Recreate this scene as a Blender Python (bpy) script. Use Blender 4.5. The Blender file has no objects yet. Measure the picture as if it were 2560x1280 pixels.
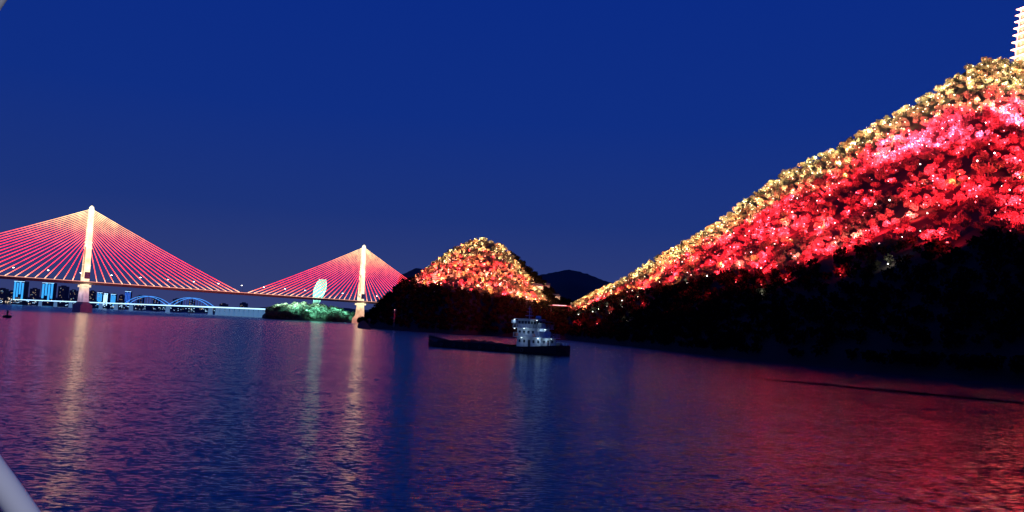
import bpy, math, random
import numpy as np
from mathutils import Vector, Matrix, noise
random.seed(7); rng=np.random.default_rng(7)
scene=bpy.context.scene; col=scene.collection
scene.view_settings.view_transform='Standard'; scene.view_settings.look='None'; scene.view_settings.exposure=0
R=math.radians; PI=math.pi
# ------------------------------------------------------------ camera
F=2000.0; H=7.4
cam_d=bpy.data.cameras.new('camera'); cam=bpy.data.objects.new('camera',cam_d); col.objects.link(cam)
cam_d.sensor_width=36; cam_d.lens=36*F/2560; cam_d.clip_start=.05; cam_d.clip_end=60000
pitch=math.atan(175/F); roll=R(2.7)
M3=Matrix.Rotation(PI/2+pitch,3,'X')@Matrix.Rotation(roll,3,'Z')
cam.matrix_world=Matrix.Translation((0,0,H))@M3.to_4x4()
scene.camera=cam
MI=np.array(M3.transposed()); CL=Vector((0,0,H))
def ray(px,py): return M3@Vector(((px-1280)/F,(640-py)/F,-1))
def at(px,py,Y):
    d=ray(px,py); return CL+d*(Y/d.y)
def onwater(px,py):
    d=ray(px,py); return CL+d*(-H/d.z)
def proj(P):
    q=(np.asarray(P,float)-np.array([0,0,H]))@MI.T
    return 1280+F*q[...,0]/(-q[...,2]), 640-F*q[...,1]/(-q[...,2])
# ------------------------------------------------------------ helpers
def tag(o,label=None,cat=None,group=None,kind=None):
    if label:o['label']=label
    if cat:o['category']=cat
    if group:o['group']=group
    if kind:o['kind']=kind
    return o
def empty(name,loc,rz=0,label=None,cat=None,group=None):
    o=bpy.data.objects.new(name,None); col.objects.link(o); o.location=loc; o.rotation_euler=(0,0,rz)
    o.empty_display_size=.5
    return tag(o,label,cat,group)
def glow(name,ld,loc,parent=None,aim=None):
    o=bpy.data.objects.new(name,ld); col.objects.link(o); o.location=loc; o.visible_glossy=False
    if aim is not None: o.rotation_euler=Vector(aim).to_track_quat('-Z','Y').to_euler()
    if parent:o.parent=parent
    return o
class MB:
    def __init__(s): s.v=[]; s.f=[]
    def add(s,vs,fs):
        n=len(s.v); s.v+= [tuple(v) for v in vs]; s.f+=[tuple(i+n for i in f) for f in fs]; return s
    def box(s,x0,x1,y0,y1,z0,z1):
        return s.add([(x0,y0,z0),(x1,y0,z0),(x1,y1,z0),(x0,y1,z0),(x0,y0,z1),(x1,y0,z1),(x1,y1,z1),(x0,y1,z1)],
          [(0,3,2,1),(4,5,6,7),(0,1,5,4),(1,2,6,5),(2,3,7,6),(3,0,4,7)])
    def frus(s,a,z0,b,z1,cx=0,cy=0):   # a,b=(hx,hy)
        v=[(cx-a[0],cy-a[1],z0),(cx+a[0],cy-a[1],z0),(cx+a[0],cy+a[1],z0),(cx-a[0],cy+a[1],z0),
           (cx-b[0],cy-b[1],z1),(cx+b[0],cy-b[1],z1),(cx+b[0],cy+b[1],z1),(cx-b[0],cy+b[1],z1)]
        return s.add(v,[(0,3,2,1),(4,5,6,7),(0,1,5,4),(1,2,6,5),(2,3,7,6),(3,0,4,7)])
    def tube(s,pts,r,n=6,cap=True):
        pts=[Vector(p) for p in pts]; rs=r if isinstance(r,(list,tuple)) else [r]*len(pts)
        vs=[];fs=[]
        up=Vector((0,0,1))
        for i,p in enumerate(pts):
            d=(pts[min(i+1,len(pts)-1)]-pts[max(i-1,0)]).normalized()
            a=d.cross(up)
            if a.length<.05:a=d.cross(Vector((1,0,0)))
            a.normalize(); b=d.cross(a)
            for k in range(n):
                t=2*PI*k/n; vs.append(p+a*(math.cos(t)*rs[i])+b*(math.sin(t)*rs[i]))
        for i in range(len(pts)-1):
            for k in range(n):
                k2=(k+1)%n; fs.append((i*n+k,i*n+k2,(i+1)*n+k2,(i+1)*n+k))
        if cap:
            fs.append(tuple(range(n))); m=(len(pts)-1)*n; fs.append(tuple(range(m+n-1,m-1,-1)))
        return s.add(vs,fs)
    def build(s,name,mat,parent=None,smooth=False):
        me=bpy.data.meshes.new(name); me.from_pydata(s.v,[],s.f); me.materials.append(mat)
        if smooth: me.polygons.foreach_set('use_smooth',[True]*len(me.polygons))
        me.update(); o=bpy.data.objects.new(name,me); col.objects.link(o)
        if parent:o.parent=parent
        return o
def mat(name,colr,rough=.8,em=None,es=0,var=.25,scale=1.0,metal=0):
    m=bpy.data.materials.new(name); m.use_nodes=True; nt=m.node_tree; b=nt.nodes['Principled BSDF']
    b.inputs['Roughness'].default_value=rough; b.inputs['Metallic'].default_value=metal
    tc=nt.nodes.new('ShaderNodeTexCoord'); nz=nt.nodes.new('ShaderNodeTexNoise'); nz.inputs['Scale'].default_value=scale; nz.inputs['Detail'].default_value=5
    nt.links.new(tc.outputs['Object'],nz.inputs['Vector'])
    mx=nt.nodes.new('ShaderNodeMix'); mx.data_type='RGBA'
    mx.inputs[6].default_value=(*[c*(1-var) for c in colr],1); mx.inputs[7].default_value=(*[min(1,c*(1+var)) for c in colr],1)
    nt.links.new(nz.outputs['Fac'],mx.inputs[0]); nt.links.new(mx.outputs[2],b.inputs['Base Color'])
    if em:
        b.inputs['Emission Color'].default_value=(*em,1); b.inputs['Emission Strength'].default_value=es
        m.cycles.emission_sampling='NONE'
    return m
# ------------------------------------------------------------ materials
M={}
M['concrete']=mat('concrete',(.35,.34,.36),.85,scale=.3)
M['dark_metal']=mat('dark_metal',(.05,.05,.055),.6)
M['bulb_w']=mat('bulb_white',(.8,.8,.8),.4,(1,.93,.8),8)
M['bulb_y']=mat('bulb_gold',(.8,.8,.8),.4,(1,.80,.55),2.4)
M['bulb_o']=mat('bulb_orange',(.8,.8,.8),.4,(1,.45,.28),3.0)
M['bulb_r']=mat('bulb_red',(.8,.5,.5),.4,(1,.12,.12),3.5)
M['bulb_p']=mat('bulb_pink',(.8,.6,.6),.4,(1,.5,.55),3.5)
M['cyan']=mat('led_cyan',(.3,.5,.6),.4,(.04,.42,1),1.1)
M['blue']=mat('led_blue',(.2,.3,.6),.4,(.03,.18,.9),.7)
M['arch']=mat('led_arch',(.3,.5,.7),.4,(.07,.34,1),1.3)
M['ledw']=mat('led_cool_white',(.6,.7,.8),.4,(.42,.72,1),2.0)
M['green']=mat('led_green',(.3,.6,.5),.4,(.38,.80,.62),.5)
M['greenskin']=mat('glowing_skin',(.2,.35,.3),.6,(.30,.62,.48),.26,scale=.2)
M['deckled']=mat('led_warm_strip',(.8,.6,.5),.4,(1,.42,.28),.9)
M['pierlit']=mat('lit_pier',(.35,.38,.42),.8,(.12,.3,.6),.5)  # bluish light falling on the piers is put in as emission
M['bwall']=mat('dark_facade',(.07,.08,.11),.7)
M['win']=mat('lit_window',(.4,.4,.35),.4,(1,.72,.42),.6)
M['winc']=mat('lit_cool_window',(.4,.4,.45),.4,(.4,.75,1),.8)
M['white']=mat('white_paint',(.50,.54,.60),.6,var=.45,scale=1.4)
M['rimwhite']=mat('rim_paint',(.72,.72,.74),.4,var=.05,scale=5)
M['hull']=mat('hull_paint',(.008,.008,.011),.8,scale=.5)
M['rust']=mat('rusty_deck',(.022,.017,.016),.9,scale=1.5)
M['glass']=mat('window_glass',(.03,.04,.06),.15)
M['orange']=mat('orange_paint',(.7,.2,.05),.5)
M['red']=mat('red_paint',(.3,.05,.04),.5)
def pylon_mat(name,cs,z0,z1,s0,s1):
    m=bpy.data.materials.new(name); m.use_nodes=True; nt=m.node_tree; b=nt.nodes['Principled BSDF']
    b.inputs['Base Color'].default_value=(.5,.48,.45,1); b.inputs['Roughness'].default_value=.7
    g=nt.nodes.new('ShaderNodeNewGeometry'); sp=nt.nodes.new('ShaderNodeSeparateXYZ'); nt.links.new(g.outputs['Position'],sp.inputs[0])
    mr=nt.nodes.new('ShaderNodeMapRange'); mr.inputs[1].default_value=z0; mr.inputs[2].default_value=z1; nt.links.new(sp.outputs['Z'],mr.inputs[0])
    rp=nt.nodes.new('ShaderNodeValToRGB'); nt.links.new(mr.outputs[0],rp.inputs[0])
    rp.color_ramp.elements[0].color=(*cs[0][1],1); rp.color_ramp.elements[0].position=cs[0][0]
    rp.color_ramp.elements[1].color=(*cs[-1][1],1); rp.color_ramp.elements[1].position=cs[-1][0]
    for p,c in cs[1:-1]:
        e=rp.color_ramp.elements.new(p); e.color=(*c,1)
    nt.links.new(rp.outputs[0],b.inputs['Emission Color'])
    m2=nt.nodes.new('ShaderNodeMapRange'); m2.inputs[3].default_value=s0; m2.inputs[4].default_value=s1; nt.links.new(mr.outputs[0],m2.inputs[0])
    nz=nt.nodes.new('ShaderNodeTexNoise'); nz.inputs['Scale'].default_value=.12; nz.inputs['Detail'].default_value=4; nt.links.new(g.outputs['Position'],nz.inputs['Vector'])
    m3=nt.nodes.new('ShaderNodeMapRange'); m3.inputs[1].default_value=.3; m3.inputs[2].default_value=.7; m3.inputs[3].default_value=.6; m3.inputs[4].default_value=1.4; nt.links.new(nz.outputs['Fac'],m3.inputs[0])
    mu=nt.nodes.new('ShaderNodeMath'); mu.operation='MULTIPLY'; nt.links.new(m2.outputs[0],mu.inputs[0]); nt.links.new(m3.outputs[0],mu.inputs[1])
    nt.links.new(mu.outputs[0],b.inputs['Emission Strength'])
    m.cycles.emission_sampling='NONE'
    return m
M['pylon']=pylon_mat('pylon_flood_glow',[(0,(1,.80,.46)),(.3,(1,.66,.34)),(.6,(1,.76,.42)),(1,(1,.88,.52))],30,128,1.8,2.1)  # floodlighting on the pylon concrete is put into the material as emission
M['pylon_low']=pylon_mat('pylon_low_glow',[(0,(.25,.25,.5)),(.6,(.6,.4,.5)),(1,(1,.75,.4))],0,34,.05,1.4)  # light on the left lower leg, emission fading towards the water
M['pylon_low2']=pylon_mat('pylon_low_warm_glow',[(0,(1,.35,.2)),(.5,(1,.55,.3)),(1,(1,.75,.4))],0,34,.5,1.5)  # warm light on the right leg and pile cap, put in as emission
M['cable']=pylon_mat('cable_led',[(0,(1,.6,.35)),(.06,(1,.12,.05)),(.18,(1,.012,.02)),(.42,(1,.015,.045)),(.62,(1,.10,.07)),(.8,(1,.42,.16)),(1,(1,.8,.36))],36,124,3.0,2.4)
def foliage_mat(name,c,tr=.3):
    m=bpy.data.materials.new(name); m.use_nodes=True; nt=m.node_tree; nt.nodes.remove(nt.nodes['Principled BSDF'])
    out=nt.nodes['Material Output']; g=nt.nodes.new('ShaderNodeNewGeometry'); nz=nt.nodes.new('ShaderNodeTexNoise'); nz.inputs['Scale'].default_value=.35; nz.inputs['Detail'].default_value=3
    nt.links.new(g.outputs['Position'],nz.inputs['Vector'])
    mx=nt.nodes.new('ShaderNodeMix'); mx.data_type='RGBA'; mx.inputs[6].default_value=(*[x*.5 for x in c],1); mx.inputs[7].default_value=(*[x*1.5 for x in c],1)
    nt.links.new(nz.outputs['Fac'],mx.inputs[0])
    d=nt.nodes.new('ShaderNodeBsdfDiffuse'); t=nt.nodes.new('ShaderNodeBsdfTranslucent'); ms=nt.nodes.new('ShaderNodeMixShader'); ms.inputs[0].default_value=tr
    nt.links.new(mx.outputs[2],d.inputs[0]); nt.links.new(mx.outputs[2],t.inputs[0]); nt.links.new(d.outputs[0],ms.inputs[1]); nt.links.new(t.outputs[0],ms.inputs[2]); nt.links.new(ms.outputs[0],out.inputs[0])
    return m
M['leaf']=foliage_mat('foliage',(.115,.115,.08),.35); M['leaf_unlit']=foliage_mat('unlit_foliage',(.008,.009,.006),.1)  # second is the unlit copy: missing light put into a near-black colour
M['bark']=mat('bark',(.08,.06,.045),.9,scale=3)
M['soil']=mat('hill_soil',(.014,.013,.010),1,scale=.15); M['far']=mat('far_hill',(.02,.022,.03),1,scale=.01)
# ------------------------------------------------------------ world
w=bpy.data.worlds.new('World'); scene.world=w; w.use_nodes=True; nt=w.node_tree; bg=nt.nodes['Background']
sky=nt.nodes.new('ShaderNodeTexSky'); sky.sky_type='NISHITA'; sky.sun_disc=False; sky.sun_elevation=R(1); sky.sun_rotation=R(200)
tc=nt.nodes.new('ShaderNodeTexCoord'); sp=nt.nodes.new('ShaderNodeSeparateXYZ'); nt.links.new(tc.outputs['Generated'],sp.inputs[0])
rp=nt.nodes.new('ShaderNodeValToRGB'); nt.links.new(sp.outputs['Z'],rp.inputs[0])
e=rp.color_ramp.elements; e[0].position=0; e[0].color=(.038,.050,.16,1); e[1].position=.42; e[1].color=(.0025,.023,.235,1)
for p,c in ((.05,(.026,.044,.175)),(.13,(.011,.033,.195)),(.25,(.0045,.027,.225))):
    k=e.new(p); k.color=(*c,1)
ad=nt.nodes.new('ShaderNodeMix'); ad.data_type='RGBA'; ad.blend_type='ADD'; ad.inputs[0].default_value=.0005
nt.links.new(rp.outputs[0],ad.inputs[6]); nt.links.new(sky.outputs[0],ad.inputs[7]); nt.links.new(ad.outputs[2],bg.inputs[0]); bg.inputs[1].default_value=1
sd=bpy.data.lights.new('sun','SUN'); sd.energy=.005; sd.angle=R(.5); sd.color=(1,.85,.75); so=bpy.data.objects.new('sun',sd); col.objects.link(so); so.rotation_euler=(R(80),0,R(160))
# ------------------------------------------------------------ water
wm=bpy.data.materials.new('river_water'); wm.use_nodes=True; nt=wm.node_tree; b=nt.nodes['Principled BSDF']
b.inputs['Base Color'].default_value=(.012,.010,.034,1); b.inputs['IOR'].default_value=2.0
g=nt.nodes.new('ShaderNodeNewGeometry')
def vm(op,a,bv=None,scale=None):
    n=nt.nodes.new('ShaderNodeVectorMath'); n.operation=op; nt.links.new(a,n.inputs[0])
    if bv is not None:
        if isinstance(bv,tuple): n.inputs[1].default_value=bv
        else: nt.links.new(bv,n.inputs[1])
    if scale is not None: nt.links.new(scale,n.inputs['Scale'])
    return n
def nvec(sx,sy,detail,amp,dist=0,rz=8):
    mp=nt.nodes.new('ShaderNodeMapping'); mp.inputs['Scale'].default_value=(sx,sy,1); mp.inputs['Rotation'].default_value=(0,0,R(rz)); nt.links.new(g.outputs['Position'],mp.inputs[0])
    n=nt.nodes.new('ShaderNodeTexNoise'); n.inputs['Scale'].default_value=1; n.inputs['Detail'].default_value=detail; n.inputs['Roughness'].default_value=.6; n.inputs['Distortion'].default_value=dist
    nt.links.new(mp.outputs[0],n.inputs['Vector'])
    return vm('MULTIPLY',vm('SUBTRACT',n.outputs['Color'],(.5,.5,.5)).outputs[0],amp)
a1=nvec(.3,.7,3,(.12,.22,0),.4); a2=nvec(1.9,4.4,5,(.50,.95,0),.3,-6)
mp=nt.nodes.new('ShaderNodeMapping'); mp.inputs['Scale'].default_value=(.014,.04,1); nt.links.new(g.outputs['Position'],mp.inputs[0])
pn=nt.nodes.new('ShaderNodeTexNoise'); pn.inputs['Scale'].default_value=1; pn.inputs['Detail'].default_value=4; nt.links.new(mp.outputs[0],pn.inputs['Vector'])
pr=nt.nodes.new('ShaderNodeMapRange'); pr.inputs[1].default_value=.35; pr.inputs[2].default_value=.65; pr.inputs[3].default_value=.7; pr.inputs[4].default_value=1.25; nt.links.new(pn.outputs['Fac'],pr.inputs[0])
s1=vm('ADD',a1.outputs[0],vm('SCALE',a2.outputs[0],scale=pr.outputs[0]).outputs[0])
# a calm slick left by a passing boat crosses the right-hand water
W0=onwater(1880,945); W1=onwater(2560,1008); wd=(W1-W0).normalized(); wn_=Vector((-wd.y,wd.x,0))
rel=vm('SUBTRACT',g.outputs['Position'],tuple(W0)); dn=vm('DOT_PRODUCT',rel.outputs[0],tuple(wn_)); da=vm('DOT_PRODUCT',rel.outputs[0],tuple(wd))
def mth(op,a,bv=None,bl=None):
    n=nt.nodes.new('ShaderNodeMath'); n.operation=op
    nt.links.new(a,n.inputs[0])
    if bv is not None:n.inputs[1].default_value=bv
    if bl is not None:nt.links.new(bl,n.inputs[1])
    return n.outputs[0]
wob=nt.nodes.new('ShaderNodeTexNoise'); wob.inputs['Scale'].default_value=.13; wob.inputs['Detail'].default_value=4; nt.links.new(g.outputs['Position'],wob.inputs['Vector'])
dd_=mth('ADD',dn.outputs['Value'],bl=mth('MULTIPLY',mth('SUBTRACT',wob.outputs['Fac'],.5),7.0))
ga=mth('POWER',mth('ABSOLUTE',mth('DIVIDE',dd_,2.1)),4.0)
one=nt.nodes.new('ShaderNodeMath'); one.operation='DIVIDE'; one.inputs[0].default_value=1; nt.links.new(mth('ADD',ga,1.0),one.inputs[1])
fa=nt.nodes.new('ShaderNodeMapRange'); fa.inputs[1].default_value=-6; fa.inputs[2].default_value=14; nt.links.new(da.outputs['Value'],fa.inputs[0])
cal=mth('MULTIPLY',mth('MULTIPLY',one.outputs[0],.96),bl=fa.outputs[0]); inv=nt.nodes.new('ShaderNodeMath'); inv.operation='SUBTRACT'; inv.inputs[0].default_value=1; nt.links.new(cal,inv.inputs[1])
s1=vm('SCALE',s1.outputs[0],scale=inv.outputs[0])
s3=vm('NORMALIZE',vm('ADD',s1.outputs[0],(0,0,1)).outputs[0]); nt.links.new(s3.outputs[0],b.inputs['Normal'])
nt.links.new(mth('MULTIPLY',inv.outputs[0],.18),b.inputs['Roughness'])
o=MB().add([(-16000,-300,0),(16000,-300,0),(16000,30000,0),(-16000,30000,0)],[(0,1,2,3)]).build('water',wm); tag(o,'dark blue rippled river reflecting the lights','water',kind='structure')
# ------------------------------------------------------------ trees (mesh variants)
def leafcloud(n,seed,q=.26,tight=1.0,zs=.95,zc=1.15):
    r=np.random.default_rng(seed); cl=r.normal(size=(7,3)); cl/=np.linalg.norm(cl,axis=1)[:,None]; cl*=r.uniform(.35,.58,(7,1))*tight; cl[:,2]=cl[:,2]*.8
    c=cl[r.integers(0,7,n)]; d=r.normal(size=(n,3)); d/=np.linalg.norm(d,axis=1)[:,None]; p=c+d*r.uniform(.28,.48,(n,1)); p[:,2]=p[:,2]*zs+zc
    u=r.normal(size=(n,3)); u/=np.linalg.norm(u,axis=1)[:,None]; v=np.cross(u,r.normal(size=(n,3))); v/=np.linalg.norm(v,axis=1)[:,None]
    s=r.uniform(.5,1,(n,1))*q*.5
    P=np.stack([p-u*s-v*s*.7,p+u*s-v*s*.7,p+u*s*.8+v*s*.8,p-u*s*.8+v*s*.7],1)
    return P.reshape(-1,3)
CR=[leafcloud(230,i,.23,.70,.85,.95) for i in range(5)]; CRD=[leafcloud(60,20+i,.42) for i in range(3)]
def npmesh(name,V,m,k=4):
    me=bpy.data.meshes.new(name); nf=len(V)//k
    me.vertices.add(len(V)); me.vertices.foreach_set('co',V.astype(np.float32).ravel())
    me.loops.add(len(V)); me.loops.foreach_set('vertex_index',np.arange(len(V),dtype=np.int32))
    me.polygons.add(nf); me.polygons.foreach_set('loop_start',np.arange(0,len(V),k,dtype=np.int32))
    me.update(calc_edges=True); me.materials.append(m); return me
def trunk_mb():
    t=MB(); t.tube([(0,0,-.35),(.03,0,.3),(0,.04,.7),(.05,0,1.0)],[.09,.07,.05,.02],6)
    for a in (0,2.1,4.2):
        t.tube([(0,0,.45),(.25*math.cos(a),.25*math.sin(a),.7),(.45*math.cos(a),.45*math.sin(a),.95)],[.04,.03,.012],5)
    return t
crown_me=[npmesh('crown',c,M['leaf']) for c in CR]
t0=trunk_mb().build('trunk',M['bark']); trunk_me=t0.data; bpy.data.objects.remove(t0)
def tree_thing(p,s,rz,label,group,name='hillside_tree',v=0):
    e=empty(name,p,rz,label,'tree',group); e.scale=(s,s,s)
    for nm,me in (('crown',crown_me[v]),('trunk',trunk_me)):
        o=bpy.data.objects.new(nm,me); col.objects.link(o); o.parent=e
def forest(name,pts,scales,variants,m,label,cat,squash=1):
    out=[]
    for p,s in zip(pts,scales):
        c=variants[rng.integers(0,len(variants))]; a=rng.uniform(0,2*PI); ca,sa=math.cos(a),math.sin(a)
        out.append(np.stack([(c[:,0]*ca-c[:,1]*sa)*s+p[0],(c[:,0]*sa+c[:,1]*ca)*s+p[1],c[:,2]*s*squash+p[2]],1))
    me=npmesh(name,np.concatenate(out),m); o=bpy.data.objects.new(name,me); col.objects.link(o)
    return tag(o,label,cat,kind='stuff')
# ------------------------------------------------------------ hills as lofted terrain
class Hill:
    def __init__(s,cols,back,noise_amp):
        s.px=np.array([c[0] for c in cols],float); S=[];Rr=[]
        for c in cols:
            S.append(onwater(c[0],c[1])); Rr.append(at(c[0],c[2],c[3]))
        s.S=np.array(S); s.R=np.array(Rr); s.back=back; s.na=noise_amp
    def P(s,u,t):
        S=np.array([np.interp(u,s.px,s.S[:,k]) for k in range(3)]); Rr=np.array([np.interp(u,s.px,s.R[:,k]) for k in range(3)])
        d=Rr[:2]-S[:2]; L=max(1,np.linalg.norm(d))
        xy=S[:2]+d*t if t<=1 else Rr[:2]+d/L*s.back*(t-1)
        if t<=1: z=Rr[2]*(t**.93)
        else: z=Rr[2]*max(0,1-(t-1)**1.2)
        n=noise.fractal(Vector((xy[0]/55,xy[1]/55,3.3)),1,2,4)
        z+=n*s.na*math.sin(PI*min(1,t))**.8 if t<1 else 0
        if t<.03: z=min(z,1.5)
        if t<=0: z=-1
        return (xy[0],xy[1],z)
    def mesh(s,name,nu,nt_):
        us=np.linspace(s.px[0],s.px[-1],nu); ts=list(np.linspace(0,1,nt_))+list(np.linspace(1.08,2,12)); m=MB()
        for u in us:
            for t in ts: m.v.append(s.P(u,t))
        k=len(ts)
        for i in range(nu-1):
            for j in range(k-1): m.f.append((i*k+j,i*k+j+1,(i+1)*k+j+1,(i+1)*k+j))
        return m.build(name,M['soil'],smooth=True)
big=Hill([(1375,848,800,690),(1430,851,768,690),(1500,858,728,670),(1560,864,704,640),(1640,873,652,610),(1720,882,608,575),(1800,890,558,540),(1880,899,497,510),(1960,908,440,490),(2100,921,372,465),(2200,931,310,450),(2330,943,240,440),(2420,951,174,432),(2470,955,153,430),(2520,959,164,432),(2600,965,160,440),(2760,975,145,450),(2950,985,250,450)],260,4.5)
small=Hill([(895,812,809,880),(920,819,790,800),(945,822,765,810),(1000,826,712,850),(1040,829,696,870),(1090,832,658,900),(1130,835,628,920),(1180,837,605,930),(1215,838,602,935),(1250,841,616,935),(1290,843,648,920),(1340,845,690,900),(1370,847,722,880),(1400,849,752,860),(1440,851,768,840),(1520,856,772,830)],260,4)
tag(big.mesh('hill',150,50),'tall wooded hill rising on the right bank','hill',kind='structure')
tag(small.mesh('hill',90,40),'small pointed hill beside the bridge','hill',kind='structure')
def ridge(pts,Y,depth,label,name='hill'):
    m=MB(); xs=[p[0] for p in pts]; ys=[p[1] for p in pts]; us=np.linspace(xs[0],xs[-1],120); rows=[]
    for u in us:
        top=at(u,np.interp(u,xs,ys),Y); z=max(0,top.z)+noise.fractal(Vector((u/12,Y,0)),1,2,4)*Y*.0012
        rows.append([(top.x*(1-depth/Y),Y-depth,-1),(top.x*(1-depth*.5/Y),Y-depth*.5,z*.62),(top.x,Y,z),(top.x*(1+depth/Y),Y+depth,-1)])
    for r in rows:m.v+=r
    for i in range(len(rows)-1):
        for j in range(3): m.f.append((i*4+j,i*4+j+1,(i+1)*4+j+1,(i+1)*4+j))
    return tag(m.build(name,M['far'],smooth=True),label,'hill',kind='structure')
ridge([(960,800),(1000,688),(1040,670),(1090,678),(1160,720),(1330,690),(1380,682),(1420,674),(1455,680),(1500,697),(1560,720),(1640,800)],1900,350,'dark far hills behind the gap between the lit hills')
ridge([(-500,752),(0,738),(60,742),(200,745),(400,762),(560,770),(700,768),(860,770),(1100,790)],4200,500,'low dark far bank behind the arch bridge','far_bank')
# ------------------------------------------------------------ scatter trees / lights on the hills
gb_big=([1430,1550,1650,1800,1950,2100,2200,2300,2400,2560],[785,724,680,606,506,434,366,322,286,258])
lb_big=([1430,1500,1600,1700,1800,1900,2000,2200,2400,2560],[778,762,742,716,692,688,668,628,610,606])
gb_sm=([1040,1090,1130,1200,1260,1330],[688,670,652,638,655,714]); lb_sm=([1040,1100,1200,1300,1350],[712,722,738,756,764])
lights=[]; lit={}; dark=[]
def zone_big(px,py):
    lb=np.interp(px,*lb_big)+24*noise.noise(Vector((px/90,py/90,0)))
    if px<1425 or py>lb+55: return None
    if py>lb: return 'sparse'
    return 'gold' if py<np.interp(px,*gb_big)+random.gauss(0,10) else 'red'
def zone_sm(px,py):
    if px<1035 or px>1246+(py-600)*.78 or py>np.interp(px,*lb_sm): return None
    flank=1246+(py-600)*.78
    if px>flank-18: return 'gold'
    return 'gold' if py<np.interp(px,*gb_sm)+random.gauss(0,8) else 'red'
def scatter(h,zone,key,sp,s0,s1):
    u=h.px[0]+2; end=h.px[-1]-3
    while u<end:
        S=np.array(h.P(u,0)); Rr=np.array(h.P(u,1)); L=np.linalg.norm(Rr[:2]-S[:2]); 
        Sm=np.array(h.P(u,.8)); S2=np.array(h.P(min(u+5,end),.8)); dd=max(.05,np.linalg.norm(S2-Sm)/5)
        n=int(L/sp); off=random.random()
        for j in range(n+2):
            t=(j+off+random.uniform(-.45,.45))/max(1,n)
            if t>1.08 or t<0: continue
            uu=u+random.uniform(-.5,.5)*sp/dd*1.25+(.5*sp/dd if j%2 else 0)
            if uu<h.px[0] or uu>h.px[-1]: continue
            p=h.P(uu,t)
            if p[2]<1.2: continue
            if t<.55 and random.random()<.25: continue
            x,y=proj(p); z=zone(float(x),float(y)); s=random.uniform(s0,s1)*random.choice([.8,1,1,1.1])
            if z in('gold','red'): lit.setdefault((key,z),[]).append((p,s,float(x),float(y)))
            else:
                dark.append((p,s))
                if z=='sparse' and random.random()<.07: lights.append((key,'red' if random.random()<.6 else 'white',p,.35))
        u+=sp/dd
scatter(big,zone_big,'big',4.7,2.0,2.8); scatter(small,zone_sm,'small',6.0,2.4,3.4)
quota={('big','gold'):95,('big','red'):110,('small','gold'):40,('small','red'):45}
txt={('big','gold'):('bushy tree lit gold along the crest of the tall right hill','gold lit trees on the tall hill'),
 ('big','red'):('bushy tree lit red on the slope of the tall right hill','red lit trees on the tall hill'),
 ('small','gold'):('bushy tree lit gold near the top of the small pointed hill','gold lit trees on the small hill'),
 ('small','red'):('bushy tree lit orange red on the foot of the small pointed hill','red lit trees on the small hill')}
rest=[]
for k,L in lit.items():
    inview=[a for a in L if a[2]<2575]; inview.sort(key=lambda a:a[0][1]/a[1]); 
    q=quota[k]; pick=inview[:q*3:3]; ids=set(id(a) for a in pick)
    for a in pick: tree_thing(a[0],a[1],random.uniform(0,6.28),txt[k][0],txt[k][1],v=random.randrange(5))
    rest+=[a for a in L if id(a) not in ids]
    for p,s,x,y in L:
        if x>2800: continue
        hot=hot2=False
        if k[0]=='big':
            hot=(k[1]=='red') and (x>2180 and abs(y-(388-(x-2180)*.24))<32)
            hot2=(k[1]=='red') and ((x-1960)**2/120**2+(y-560)**2/45**2<1)
            pr_=.62 if hot else .36 if hot2 else (.34 if k[1]=='gold' else .24)
        else: pr_=.42
        pn_=noise.noise(Vector((p[0]/30,p[1]/30,p[2]/16)))
        if random.random()<pr_*(1+(.6 if k[1]=='gold' else 1.7)*pn_):
            c=k[1]
            if c=='red' and k[0]=='small': c=random.choice(['orange','orange','red','red','pink'])
            elif c=='red' and x<1750 and random.random()<.4: c='orange'
            elif c=='red' and random.random()<.05: c='pink'
            elif c=='red' and random.random()<.04: c='orange'
            if c=='gold' and random.random()<(.05 if k[0]=='big' and x>1900 else .22): c='orange'
            if hot and random.random()<.6: c='hot'
            lights.append((k[0],c,p,(1.6 if hot else 1.3 if hot2 else 1)*random.lognormvariate(0,.55)))
forest('lit_woodland',[a[0] for a in rest],[a[1] for a in rest],CR,M['leaf'],'continuous floodlit woodland covering the upper hills','woodland')
forest('dark_woodland',[a[0] for a in dark],[a[1]*1.0 for a in dark],CRD,M['leaf_unlit'],'unlit dark woodland covering the lower slopes down to the river','woodland')
# lamps: floodlights standing in front of the trees, aimed uphill
LD={}
for c,rgb,e in (('gold',(1,.70,.33),.68),('orange',(1,.26,.09),1.2),('red',(1,.014,.035),2.6),('pink',(1,.25,.22),1.2),('hot',(1,.04,.12),2.7),('white',(1,.85,.8),.5)):
    for q in range(3):
        l=bpy.data.lights.new('lamp_glow','SPOT'); l.spot_size=R(165); l.spot_blend=.6; l.color=rgb; l.energy=13000*e*(.45,1,1.9)[q]; l.shadow_soft_size=.6; LD[c,q]=l
lb=MB().frus((.25,.2),0,(.3,.25),.5).build('h',M['dark_metal']); body_me=lb.data; bpy.data.objects.remove(lb)
bm_={'gold':'bulb_y','orange':'bulb_o','red':'bulb_r','pink':'bulb_p','hot':'bulb_p','white':'bulb_w'}
lens_me={}
for c,mm in bm_.items():
    ob=MB().frus((.2,.16),.5,(.3,.26),.62).frus((.3,.26),.62,(.2,.16),.85).build('lens',M[mm]); lens_me[c]=ob.data; bpy.data.objects.remove(ob)
lights.sort(key=lambda a:a[2][1])
ltxt={'gold':'gold','orange':'orange','red':'red','pink':'pale pink','hot':'pink','white':'white'}
restl={}
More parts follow.
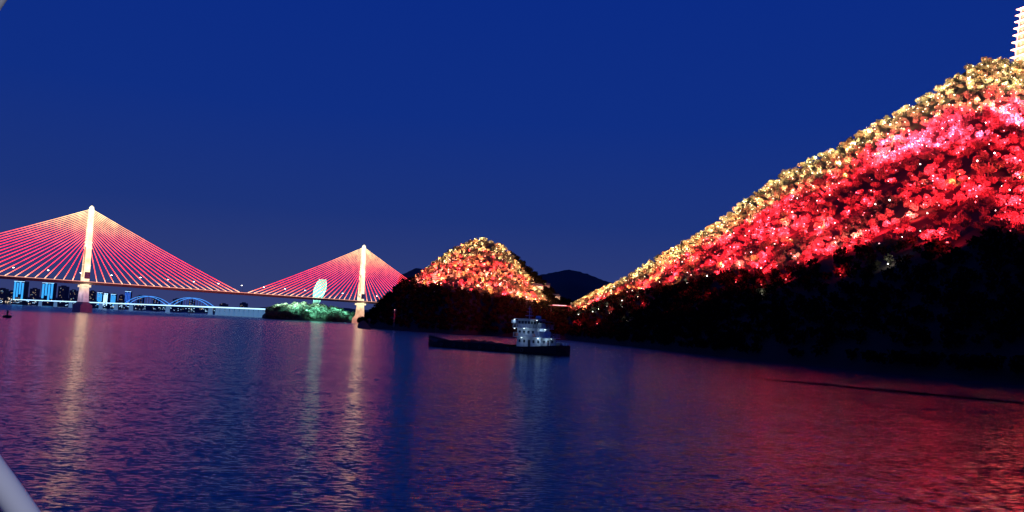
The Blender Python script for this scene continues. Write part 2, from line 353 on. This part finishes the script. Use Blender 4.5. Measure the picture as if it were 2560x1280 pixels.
for i,(key,c,p,e) in enumerate(lights):
    q=0 if e<.75 else 1 if e<1.5 else 2
    d=Vector((-p[0],-p[1],0)).normalized(); pos=Vector(p)+d*random.uniform(2.8,4.2)+Vector((random.uniform(-1.2,1.2),0,0)); pos.z=p[2]+random.uniform(.5,2.2)
    aim=-d+Vector((0,0,.35)); px,py=proj(pos)
    if px<2570 and i%3==0 and i<870:
        hill='tall right hill' if key=='big' else 'small pointed hill'
        e_=empty('floodlight',pos,0,f'{ltxt[c]} floodlight glowing between the trees of the {hill}','floodlight',f'{ltxt[c]} floodlights on the {hill}')
        for nm,me in (('housing',body_me),('lens',lens_me[c])):
            ob=bpy.data.objects.new(nm,me); col.objects.link(ob); ob.parent=e_
        glow('lamp_glow',LD[c,q],(0,0,1.25),e_,aim)
    else:
        glow('lamp_glow',LD[c,q],pos+Vector((0,0,1.25)),None,aim); restl.setdefault(c,[]).append(pos)
for k,L in lit.items():
    for p,s,x,y in L:
        if random.random()<.26:
            d=Vector((-p[0],-p[1],0)).normalized(); c='gold' if k[1]=='gold' else random.choice(['red','red','pink','white'])
            restl.setdefault(c,[]).append(Vector(p)+d*s*.9+Vector((random.uniform(-2,2),0,random.uniform(.5,1.3)*s)))
for c,P in restl.items():
    m=MB()
    for p in P:
        s=random.uniform(.4,1.0)*.34
        m.add([(p.x-s,p.y,p.z),(p.x+s,p.y,p.z),(p.x,p.y+s,p.z),(p.x,p.y-s,p.z),(p.x,p.y,p.z+s),(p.x,p.y,p.z-s)],[(0,3,4),(3,1,4),(1,2,4),(2,0,4),(3,0,5),(1,3,5),(2,1,5),(0,2,5)])
    tag(m.build('lamp_cluster',M[bm_[c]]),f'countless tiny {ltxt[c]} {"bright " if c=="hot" else ""}lamps scattered through the hillside trees','lamps',kind='stuff')
print('LIGHTS',len(lights),'LIT',{k:len(v) for k,v in lit.items()},'DARK',len(dark))
# ------------------------------------------------------------ cable-stayed bridge
P1=at(205,780,950); P1.z=0; P2=at(898,808,1290); P2.z=0
br=empty('cable_stayed_bridge',P1,0,'long cable-stayed bridge with two glowing pylons and red lit cable fans','bridge')
ax=(P2-P1).normalized(); ang=math.atan2(ax.y,ax.x); br.rotation_euler=(0,0,ang); SP=(P2-P1).length; HALF=SP*.485
DZ=35.5; TOP=127
d=MB(); d.box(-420,SP+420,-11,11,DZ,DZ+.8); d.add([(-420,-9,DZ-.01),(SP+420,-9,DZ-.01),(SP+420,-5,DZ-2.6),(-420,-5,DZ-2.6),(-420,9,DZ-.01),(SP+420,9,DZ-.01),(SP+420,5,DZ-2.6),(-420,5,DZ-2.6)],[(0,1,2,3),(4,7,6,5),(3,2,6,7),(0,3,7,4),(1,5,6,2)])
d.build('deck',M['concrete'],br)
for s in(-1,1):
    MB().box(-420,SP+420,s*11.05 if s>0 else -11.5,11.5 if s>0 else -11.05,DZ+.15,DZ+.8).build('light_strip',M['deckled'],br)
    r_=MB()
    for x in range(-415,int(SP+415),6): r_.box(x,x+.15,s*10.7-.07,s*10.7+.07,DZ+.8,DZ+2)
    r_.box(-420,SP+420,s*10.7-.08,s*10.7+.08,DZ+1.9,DZ+2.05); r_.build('railing',M['dark_metal'],br)
for X in (0,SP):
    t=MB(); t.frus((3.0,4.6),DZ+.8,(2.5,3.4),DZ+48,X,0); t.frus((2.5,3.4),DZ+48,(2.1,2.5),TOP-5,X,0); t.frus((2.1,2.5),TOP-5,(1.7,1.9),TOP-1.8,X,0); t.frus((1.7,1.9),TOP-1.8,(.5,.6),TOP,X,0)
    for z in (DZ+20,DZ+40,DZ+47): t.box(X-3.1,X+3.1,-4.3,4.3,z,z+.8)
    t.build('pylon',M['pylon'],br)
    c=MB(); 
    for y in(-1,1): c.box(X-3.25,X-2.7,y*1.2-.35,y*1.2+.35,DZ+6,DZ+42); c.box(X-3.2,X+3.2,y*4.7-.12,y*4.7+.12,DZ+4,DZ+12)
    c.build('pylon_recess',M['concrete'],br)
    l=MB(); l.frus((3.2,7.5),12,(3.0,5.0),DZ-2.7,X,0); l.box(X-3.6,X+3.6,-9,9,DZ-6,DZ-3.4)
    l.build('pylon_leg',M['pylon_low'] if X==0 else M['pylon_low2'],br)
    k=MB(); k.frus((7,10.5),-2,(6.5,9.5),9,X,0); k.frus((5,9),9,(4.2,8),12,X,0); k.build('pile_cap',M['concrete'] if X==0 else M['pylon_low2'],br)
    MB().tube([(X,0,TOP),(X,0,TOP+5)],[.18,.05],5).build('lightning_rod',M['dark_metal'],br)
    NC=20
    for sgn in(-1,1):
        for i in range(NC):
            f=i/(NC-1); dx=14+(HALF-14)*f; z=TOP-48+ (43)*(f**.75)
            n=6; a=Vector((X+sgn*2.2,0,z)); b_=Vector((X+sgn*dx,0,DZ+1)); pts=[]
            for j in range(n+1):
                q=a.lerp(b_,j/n); q.z-=math.sin(PI*j/n)*dx*.008; pts.append(q)
            MB().tube(pts,.40,5).build('cable',M['cable'],br)
lp=MB(); lp.tube([(0,0,0),(0,0,9)],[.14,.08],6); lp.tube([(0,0,9),(0,1.2,9.6),(0,2.4,9.7)],.07,5); lp0=lp.build('pole',M['dark_metal']); pole_me=lp0.data; bpy.data.objects.remove(lp0)
lh=MB().frus((.7,.9),9.3,(.5,.7),9.9,0,2.6).build('lamp_head',M['bulb_w']); head_me=lh.data; bpy.data.objects.remove(lh)
rot=Matrix.Rotation(ang,4,'Z')
for i,x in enumerate(np.arange(-80,SP+190,36)):
    e_=empty('street_lamp',P1+rot@Vector((x,-8.2,DZ+.8)),ang,'white street lamp on a slim pole along the red lit bridge deck','street lamp','street lamps on the bridge deck')
    for nm,me in(('pole',pole_me),('lamp_head',head_me)):
        ob=bpy.data.objects.new(nm,me); col.objects.link(ob); ob.parent=e_
# ------------------------------------------------------------ far arch bridge
A=at(80,755,3000); B=at(690,772,1850); A.z=0; B.z=0; ab=empty('arch_bridge',A,0,'distant low arch bridge with glowing white deck and two blue arches','bridge')
v=B-A; ab.rotation_euler=(0,0,math.atan2(v.y,v.x)); LB=v.length; ZD=20
MB().box(-200,LB,-8,8,ZD-2.4,ZD).build('deck',M['concrete'],ab)
MB().box(-200,LB,-8.6,-8.05,ZD-1.8,ZD+1.0).build('light_strip',M['ledw'],ab)
def tpx(px):
    d_=ray(px,765)
    a=math.atan2(v.y,v.x); nx,ny=-math.sin(a),math.cos(a); k=(A.x*nx+A.y*ny)/(d_.x*nx+d_.y*ny); q=Vector((d_.x*k,d_.y*k,0))-A; return q.length if q.dot(v)>0 else -q.length
for x0,x1,rise in ((316,422,24),(426,530,22)):
    a0,a1=tpx(x0),tpx(x1)
    for y in (-7,7):
        MB().tube([(a0+(a1-a0)*i/24,y,ZD+rise*4*(i/24)*(1-i/24)) for i in range(25)],.65,6).build('arch',M['arch'],ab)
    for i in range(1,16):
        f=i/16; MB().box(a0+(a1-a0)*f-.13,a0+(a1-a0)*f+.13,-7.2,-6.8,ZD,ZD+rise*4*f*(1-f)).build('hanger',M['blue'],ab)
for px in list(range(100,330,38))+[420,527]+list(range(545,690,12)):
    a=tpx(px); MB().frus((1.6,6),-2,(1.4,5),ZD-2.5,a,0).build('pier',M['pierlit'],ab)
# ------------------------------------------------------------ city buildings on the far bank
blds=[(55,703,742,26,'cyan'),(125,707,746,27,'cyan'),(252,731,757,12,'cyan'),(268,733,757,12,'ledw'),(286,735,757,12,'cyan'),(322,728,752,14,'blue'),
 (8,722,744,20,None),(30,728,744,14,None),(88,722,746,18,None),(160,716,748,20,None),(185,726,748,16,None),(232,728,752,14,None),(305,738,756,12,None),(352,740,760,16,None),(392,744,762,16,None),(445,748,766,20,None),(480,752,768,14,None),(560,760,774,20,None),(610,758,776,16,None)]
lbl=['tallest cyan lit tower block at the far left beyond the bridge','cyan lit tower block just left of the big pylon','slim cyan lit block left end of the trio right of the pylon','middle white lit block of the trio right of the pylon','cyan lit block right end of the trio right of the pylon','deep blue lit block behind the left arch',
 'leftmost dark block with a few lit windows','small dark block beside the tallest cyan tower','dark block between the two cyan towers','tall dark block immediately left of the big pylon','lower dark block hidden behind the big pylon','dark narrow block immediately right of the big pylon','low dark block between the cyan trio and the left arch','dark block seen through the left arch','dark block between the two arches','dark wide block seen through the right arch','small dark block under the right end of the right arch','dark wide block behind the right half of the arch bridge deck','rightmost dark block behind the arch bridge deck']
for i,(px,yt,yb,wp,lc) in enumerate(blds):
    Y=3500 if i%2 else 3350; hw=wp*Y/F/2; top=at(px,yt,Y); e_=empty('tower_block',(top.x,Y,0),R(random.uniform(-15,15)),lbl[i],'building'); zt=top.z
    MB().box(-hw,hw,-hw*.7,hw*.7,0,zt).build('wall',M['bwall'],e_); MB().box(-hw*.5,hw*.4,-hw*.4,hw*.4,zt,zt+4).build('roof',M['bwall'],e_)
    if lc:
        for k in range(4):
            x=-hw*.95+k*hw*.5; MB().box(x,x+hw*.34,-hw*.7-1,-hw*.7-.3,zt*(.2+.12*((k*7+i)%3)),zt-2-5*((k+i)%2)).build('light_strip',M[lc],e_)
        MB().box(-hw*1.02,hw*1.02,-hw*.7-1.4,-hw*.7-1.1,zt-2.5,zt-1).build('crown_light',M['ledw'],e_)
    for k in range(9):
        x=random.uniform(-hw*.8,hw*.7); z=random.uniform(zt*.25,zt*.95); MB().box(x,x+2.2,-hw*.7-.25,-hw*.7-.05,z,z+2).build('window',M[random.choice(['win','winc','win'])],e_)
m=MB()
for i in range(180):
    px=random.uniform(-100,700); Y=random.uniform(3000,3200); p=at(px,750,Y); z=random.uniform(4,18); s=random.uniform(.5,1.5); m.box(p.x-s,p.x+s,Y,Y+1,z,z+s*1.4)
tag(m.build('waterfront_lights',M['ledw']),'tiny cool lights strung along the far city waterfront','lights',kind='stuff')
m=MB()
for i in range(80):
    px=random.choice([random.uniform(-100,40),random.uniform(-50,700)]); Y=random.uniform(3000,3200); p=at(px,750,Y); z=random.uniform(4,26); s=random.uniform(.5,1.2); m.box(p.x-s,p.x+s,Y,Y+1,z,z+s*1.4)
tag(m.build('waterfront_lights',M['bulb_y']),'tiny warm lights strung along the far city waterfront','lights',kind='stuff')
# ------------------------------------------------------------ green lit headland
def hl(u,Y):
    f=(u-655)/280; h=4+22*math.sin(PI*min(1,f*1.1)**.75)**.8+4*noise.noise(Vector((u/15,0,0)))
    return h*np.interp(Y,[1400,1425,1480,1540,1650],[0,.25,.8,1,-.1])
def headland():
    m=MB(); us=np.linspace(655,935,40)
    for u in us:
        for Y in (1400,1425,1480,1540,1650):
            p=at(u,795,Y); m.v.append((p.x,Y,hl(u,Y) if Y>1400 else -1))
    for i in range(39):
        for j in range(4): m.f.append((i*5+j,i*5+j+1,(i+1)*5+j+1,(i+1)*5+j))
    return tag(m.build('headland',M['soil'],smooth=True),'low wooded headland below the right cable fan','headland',kind='structure')
headland()
pts=[];sc_=[]
for i in range(700):
    u=random.uniform(665,925); Y=random.uniform(1405,1540); p=at(u,795,Y); pts.append((p.x,Y,hl(u,Y)-1)); sc_.append(random.choice([3,4,5,7]))
forest('headland_woodland',pts,sc_,CR,M['leaf'],'wooded riverside headland with green floodlights below the right cable fan','woodland')
lg=bpy.data.lights.new('green_glow','SPOT'); lg.color=(.24,1,.80); lg.energy=30000
lc_=bpy.data.lights.new('pale_glow','SPOT'); lc_.color=(.55,1,.82); lc_.energy=32000
for l in(lg,lc_): l.shadow_soft_size=1.2; l.spot_size=R(165); l.spot_blend=.6
for i in range(56):
    pale=i%2==0; u=random.uniform(695,800) if pale else random.uniform(730,890); Y=random.uniform(1460,1530) if pale else random.uniform(1405,1490); p=at(u,795,Y)
    glow('green_glow',lc_ if pale else lg,(p.x,Y-10,hl(u,Y)+random.uniform(7,14)),None,(0,1,-.1))
# leaf shaped light tower
T=at(786,745,1560); lt=empty('light_tower',(T.x,1560,15),0,'slender leaf-shaped tower of pale green lights behind the right cable fan','tower')
def prof(z,s):
    w=2.2+9*math.sin(PI*max(0,z-.08)**1.5)**.9 if z>.08 else 2.2
    return (z*14+s*w, 0, z*66)
for s in(-1,1):
    MB().tube([prof(i/24,s) for i in range(25)],.8,5).build('rib',M['green'],lt)
m=MB()
for i in range(25):
    for s in (-1,-.5,0,.5,1):
        p=prof(i/24,s); m.v.append((p[0],.8-2.2*(1-s*s),p[2]))
for i in range(24):
    for j in range(4): m.f.append((i*5+j,i*5+j+1,(i+1)*5+j+1,(i+1)*5+j))
m.build('skin',M['greenskin'],lt,True)
m=MB()
for i in range(2,23,3):
    a=prof(i/24,-1); b_=prof((i+1)/24,1); m.tube([a,((a[0]+b_[0])/2,-2,(a[2]+b_[2])/2),b_],.3,4)
m.build('lattice',M['green'],lt)
# ------------------------------------------------------------ pagoda on the tall hill
pz=big.P(2578,1.0); pg=empty('pagoda',(pz[0],pz[1],pz[2]-1),.35,'tall tiered tower outlined in pink white lights on the hill summit','tower')
M['pg']=mat('pagoda_wall_glow',(.6,.35,.25),.7,(1,.17,.10),.6); M['pgl']=mat('pagoda_led',(.9,.7,.7),.5,(1,.6,.45),1.5)  # reddish light on the storey walls is put in as emission
MB().frus((8,8),-3,(7.5,7.5),2).build('plinth',M['concrete'],pg)
z=2
for i in range(8):
    w_=5.6-.33*i; hh=4.6-.15*i
    MB().frus((w_,w_),z,(w_*.97,w_*.97),z+hh-.6).build('storey',M['pg'],pg)
    MB().frus((w_+1.6,w_+1.6),z+hh-.6,(w_+.2,w_+.2),z+hh+.1).build('eave',M['dark_metal'],pg)
    MB().frus((w_+1.75,w_+1.75),z+hh-1.0,(w_+1.75,w_+1.75),z+hh-.65).build('eave_light',M['pgl'],pg)
    for sx in(-1,1):
        for sy in(-1,1): MB().box(sx*w_-.25,sx*w_+.25,sy*w_-.25,sy*w_+.25,z,z+hh-1.05).build('corner_light',M['pgl'],pg)
    for k in (-1,1):
        MB().box(k*w_*.45-.7,k*w_*.45+.7,-w_-.12,-w_-.02,z+.8,z+hh-1.6).build('window',M['win'],pg)
        MB().box(-w_-.12,-w_-.02,k*w_*.45-.7,k*w_*.45+.7,z+.8,z+hh-1.6).build('window',M['win'],pg)
    z+=hh
MB().tube([(0,0,z),(0,0,z+2),(0,0,z+9)],[1.6,.6,.1],8).build('spire',M['pgl'],pg)
# ------------------------------------------------------------ cargo ship
bow=Vector((-25,256,0)); stern=Vector((15.2,221,0)); mid=(bow+stern)/2; LS=(stern-bow).length; ra=math.atan2(stern.y-bow.y,stern.x-bow.x)
sh=empty('cargo_ship',mid,ra,'dark low river cargo ship with a lit white deckhouse at its stern','ship'); hx=LS/2
m=MB(); secs=[]
for f,bw,zt_ in ((-1,.15,3.2),(-.94,1.9,2.8),(-.86,3.6,2.3),(-.75,4.5,1.5),(-.4,4.8,1.2),(.3,4.8,1.4),(.75,4.7,2.1),(.93,4.2,2.5),(1,3.3,2.7)):
    x=f*hx; secs.append([(x*.985 if f<0 else x*.98,-bw*.8,-1.2),(x,-bw,.3),(x,-bw,zt_),(x,bw,zt_),(x,bw,.3),(x*.985 if f<0 else x*.98,bw*.8,-1.2)])
for s_ in secs:m.v+=s_
for i in range(len(secs)-1):
    for j in range(6):
        j2=(j+1)%6
        if j!=2:m.f.append((i*6+j,(i+1)*6+j,(i+1)*6+j2,i*6+j2))
m.f.append(tuple(range(6))); m.f.append(tuple(range(6*len(secs)-1,6*len(secs)-7,-1)))
m.build('hull',M['hull'],sh)
dk=MB(); n=len(secs)
for s_ in secs: dk.v+=[(s_[2][0],s_[2][1]*.97,s_[2][2]-.4),(s_[3][0],s_[3][1]*.97,s_[3][2]-.4)]
for i in range(n-1): dk.f.append((2*i,2*i+2,2*i+3,2*i+1))
dk.build('deck',M['rust'],sh)
c=MB()
c.box(-hx*.72,hx*.33,-3.7,-3.5,.7,2.0); c.box(-hx*.72,hx*.33,3.5,3.7,.7,2.0); c.box(-hx*.72,-hx*.715,-3.5,3.5,.7,2.0); c.box(hx*.325,hx*.33,-3.5,3.5,.7,2.0); c.build('hatch_coaming',M['hull'],sh)
cg=MB(); NX,NY=46,9
for i in range(NX):
    for j in range(NY):
        x=-hx*.70+i/(NX-1)*hx*1.0; y=-3.4+6.8*j/(NY-1); e1=math.sin(PI*i/(NX-1))**.4*math.sin(PI*j/(NY-1))**.7
        cg.v.append((x,y,1.0+e1*(1.1+.7*math.sin(i*.55)**2+.5*noise.noise(Vector((x*.6,y*.6,1))))))
for i in range(NX-1):
    for j in range(NY-1): cg.f.append((i*NY+j,(i+1)*NY+j,(i+1)*NY+j+1,i*NY+j+1))
cg.build('cargo_heap',M['rust'],sh)
for k in range(7):
    x=-hx*.6+k*hx*.2; MB().tube([(x+.45*math.cos(a),-4.95,.8+.45*math.sin(a)) for a in np.linspace(0,2*PI,11)],.14,5).build('tyre_fender',M['dark_metal'],sh)
X0=hx*.42; X1=hx*.80
def dh(name,x0,x1,hw,z0,z1):
    o=MB().box(x0,x1,-hw,hw,z0,z1).build(name,M['white'],sh); return o
dh('deckhouse',X0+1.5,X1,3.4,1.8,4.5); MB().box(X0+.5,X1+1.2,-4.0,4.0,4.5,4.65).build('boat_deck',M['white'],sh)
dh('cabin',X0+1.2,X1-2,3.0,4.65,7.0); MB().box(X0,X1-1.0,-3.7,3.7,7.0,7.14).build('bridge_deck',M['white'],sh)
dh('wheelhouse',X0+1.0,X0+5.6,2.7,7.14,9.5); MB().box(X0+.2,X0+6.2,-3.4,3.4,9.5,9.68).build('roof',M['white'],sh)
dh('bridge_wing',X0-.6,X0+1.0,3.6,8.3,9.2)
dh('stair_tower',X1-1.9,X1-.2,1.4,4.66,6.3)
aw=MB(); aw.add([(X0+6.3,-3.5,9.3),(X1-.6,-3.5,8.9),(X1-.6,3.5,8.9),(X0+6.3,3.5,9.3)],[(0,1,2,3)]); aw.build('awning',M['rust'],sh)
for x in (X0+7.5,X1-.8):
    for y in(-3.4,3.4): MB().box(x-.05,x+.05,y-.05,y+.05,7.14,8.95).build('awning_post',M['dark_metal'],sh)
MB().tube([(X1+2.2,-1.6,2.2),(X1+2.2,-1.6,5.0),(X1+3.6,-1.6,5.6)],.14,6).build('davit',M['dark_metal'],sh)
MB().frus((.8,.6),2.2,(.7,.5),3.2,X1+2.6,1.8).build('winch',M['dark_metal'],sh)
MB().tube([(X0+4.0,2.0,10.2),(X0+5.4,2.0,10.2)],.45,10).build('water_tank',M['white'],sh)
def rail(x0,x1,hw,z):
    r=MB()
    for y in(-hw,hw):
        for q in (.35,.7,1.05): r.box(x0,x1,y-.03,y+.03,z+q-.03,z+q+.03)
        x=x0
        while x<=x1: r.box(x-.035,x+.035,y-.035,y+.035,z,z+1.05); x+=1.2
    for q in (.35,.7,1.05): r.box(x1-.03,x1+.03,-hw,hw,z+q-.03,z+q+.03)
    r.build('railing',M['white'],sh)
rail(X0+.6,X1+1.1,3.9,4.65); rail(X0+.1,X1-1.1,3.6,7.14); rail(X1+.2,hx*.97,3.5,2.3)
def wn(x,y0,z,w=.8,h=.7):
    MB().box(x-w/2,x+w/2,y0-.06,y0-.02,z,z+h).build('window',M['glass'],sh)
for x in np.arange(X0+2.6,X1-.6,1.7): wn(x,-3.4,3.0,.7,.8)
for x in np.arange(X0+2.2,X1-2.4,1.6): wn(x,-3.0,5.5,.8,.8)
for x in np.arange(X0+1.7,X0+5.4,1.15): wn(x,-2.7,8.15,.9,.85)
for y in (-2,-.7,.7,2): MB().box(X0+5.62,X0+5.68,y-.45,y+.45,8.15,9.0).build('window',M['glass'],sh)
for y in (-1.8,1.8): MB().box(X1+.02,X1+.08,y-.4,y+.4,3.1,3.8).build('window',M['glass'],sh)
MB().box(X1+.02,X1+.09,-.4,.4,1.9,3.9).build('door',M['dark_metal'],sh); MB().box(X1-4.4,X1-3.6,-3.48,-3.42,1.9,3.8).build('door',M['dark_metal'],sh)
f_=MB(); f_.frus((.9,.9),7.14,(.7,.7),8.6,X1-2.6,0); f_.build('funnel',M['white'],sh)
ms=MB(); ms.tube([(X0+3,0,9.68),(X0+3,0,13.4)],[.13,.06],6); ms.box(X0+2.95,X0+3.05,-1.3,1.3,11.6,11.7); ms.box(X0+2.95,X0+3.05,-.8,.8,12.5,12.6); ms.tube([(X0+4.4,-1,9.68),(X0+4.4,-1,12.4)],.04,4); ms.build('mast',M['white'],sh)
MB().box(X0+2.4,X0+3.6,-1.1,1.1,10.5,10.65).build('radar_bar',M['white'],sh)
MB().tube([(-hx*.9,0,2.2),(-hx*.9,0,6.0)],[.12,.05],6).build('foremast',M['dark_metal'],sh)
for x in (X0+2,X1-2): MB().tube([(x+.35*math.cos(a),-4.0,5.15+.35*math.sin(a)) for a in np.linspace(0,2*PI,13)],.08,5).build('lifebuoy',M['orange'],sh)
st=MB(); 
for i in range(8): st.box(X1+.1-.3*i+1.0,X1+.4-.3*i+1.0,-3.5,-2.7,2.2+.3*i,2.27+.3*i)
st.build('stairs',M['white'],sh)
M['lampdim']=mat('ship_lamp',(.8,.8,.8),.4,(.7,.9,1),2.5)
for i,(x,y,z,en) in enumerate(((X0+1.0,-4.0,6.7,14),(X0+4.6,-4.0,6.8,48),(X1-.5,-3.9,4.2,60),(X0+4,-4.3,4.2,30),(X1+1.0,0,4.2,50),(X1-1.2,0,6.7,36),(X0+6.6,-1,9.2,18),(X0+.2,-3.2,9.2,15))):
    MB().frus((.1,.1),z,(.16,.16),z+.2,x,y).build('deck_lamp',M['lampdim'],sh)
    wl=bpy.data.lights.new('ship_lamp_glow','POINT'); wl.color=(.55,.8,1); wl.energy=en; wl.shadow_soft_size=.12
    glow('ship_lamp_glow',wl,(x+.25,y-.8,z-.25),sh)
MB().box(-hx*.32,-hx*.25,-3.3,-2.0,1.9,2.8).build('deck_locker',M['red'],sh)
bl=bpy.data.lights.new('bow_glow','POINT'); bl.color=(1,.6,.5); bl.energy=45; bl.shadow_soft_size=.1; glow('bow_glow',bl,(-hx*.28,-3.4,3.5),sh)
# ------------------------------------------------------------ buoy, shore beacon
q=onwater(18,794); bo=empty('channel_buoy',q,.3,'small dark channel buoy floating at the far left','buoy')
m=MB(); m.tube([(0,0,-.5),(0,0,.2),(0,0,.9),(0,0,1.1)],[1.3,1.9,1.9,1.4],14); m.build('float',M['hull'],bo,True)
m=MB()
for a in (0,2.09,4.19): m.tube([(math.cos(a),math.sin(a),1.1),(.25*math.cos(a),.25*math.sin(a),3.2)],.08,5)
m.tube([(0,0,1.1),(0,0,3.2)],.3,8); m.build('tower',M['dark_metal'],bo); MB().tube([(0,0,3.2),(0,0,3.8)],[.3,.12],8).build('lantern',M['red'],bo)
q=Vector(small.P(985,.06)); be=empty('shore_beacon',q,0,'thin pale beacon mast on the dark bank left of the small hill','beacon')
m=MB()
for sx in(-.5,.5):
    for sy in(-.5,.5): m.tube([(sx,sy,-2),(sx*.3,sy*.3,13)],.06,4)
for z in range(0,13,2): m.box(-.5,.5,-.5,.5,z,z+.1)
m.build('mast',M['concrete'],be); MB().frus((.2,.2),13,(.12,.12),13.5).build('lantern',M['bulb_p'],be)
hs=[(1362,742,'small lit house below the right foot of the small hill'),(1385,752,'small lit house in the saddle between the two hills'),(1342,772,'lone lit house on the dark slope behind the ship')]
hl_=bpy.data.lights.new('house_glow','SPOT'); hl_.spot_size=R(140); hl_.color=(1,.6,.3); hl_.energy=2600; hl_.shadow_soft_size=.4
for i,(px,py,l) in enumerate(hs):
    t=.9-.12*i; q=Vector(small.P(px,t)); e_=empty('hillside_house',q,.2*i,l,'house')
    MB().box(-5,5,-3.5,3.5,-2,4).build('wall',M['concrete'],e_); MB().add([(-5.6,-4.2,3.9),(5.6,-4.2,3.9),(5.6,4.2,3.9),(-5.6,4.2,3.9),(-5.2,0,6.4),(5.2,0,6.4)],[(0,1,5,4),(2,3,4,5),(1,2,5),(3,0,4)]).build('roof',M['dark_metal'],e_)
    for x in(-3.4,-1,2.4): MB().box(x,x+1.3,-3.6,-3.52,1,2.6).build('window',M['win'],e_)
    glow('house_glow',hl_,(0,-8,5),e_,(0,1,-.1))
q=at(1400,763,640); fb=empty('footbridge',(q.x,640,0),0,'short blue white lit footbridge in the gap between the hills','bridge')
MB().box(-9,9,-1.5,1.5,q.z-.8,q.z).build('deck',M['dark_metal'],fb); MB().box(-6,5,-1.8,-1.55,q.z-.35,q.z+.05).build('light_strip',M['winc'],fb)
for x in(-7,7): MB().box(x-.4,x+.4,-1,1,0,q.z-.8).build('pier',M['hull'],fb)
# ------------------------------------------------------------ rim of the viewing boat's window
def nearp(px,py,dist): 
    d_=ray(px,py); return CL+d_/d_.y*dist
pts=[(162,1480),(84,1325),(20,1230),(-50,1130),(-110,1000),(-145,820),(-148,500),(-118,250),(-76,90),(-40,20),(15,-60)]
rim=MB(); P=[nearp(x,y,1.1) for x,y in pts]; Pd=[]
for i in range(len(P)-1):
    for j in range(4): 
        f=j/4; p0=P[max(i-1,0)];p1=P[i];p2=P[i+1];p3=P[min(i+2,len(P)-1)]
        Pd.append(.5*((2*p1)+(p2-p0)*f+(2*p0-5*p1+4*p2-p3)*f*f+(3*p1-p0-3*p2+p3)*f**3))
rim.tube(Pd,.0175,20); o=rim.build('window_rim',M['rimwhite'],None,True); tag(o,'curved white painted window rim at the left edge of the view','window rim')
cl=bpy.data.lights.new('rim_fill','POINT'); cl.color=(.95,.97,1); cl.energy=8; cl.shadow_soft_size=.15; glow('rim_fill',cl,(-.3,.5,H+.1))  # unseen fill light added close by to brighten the window rim
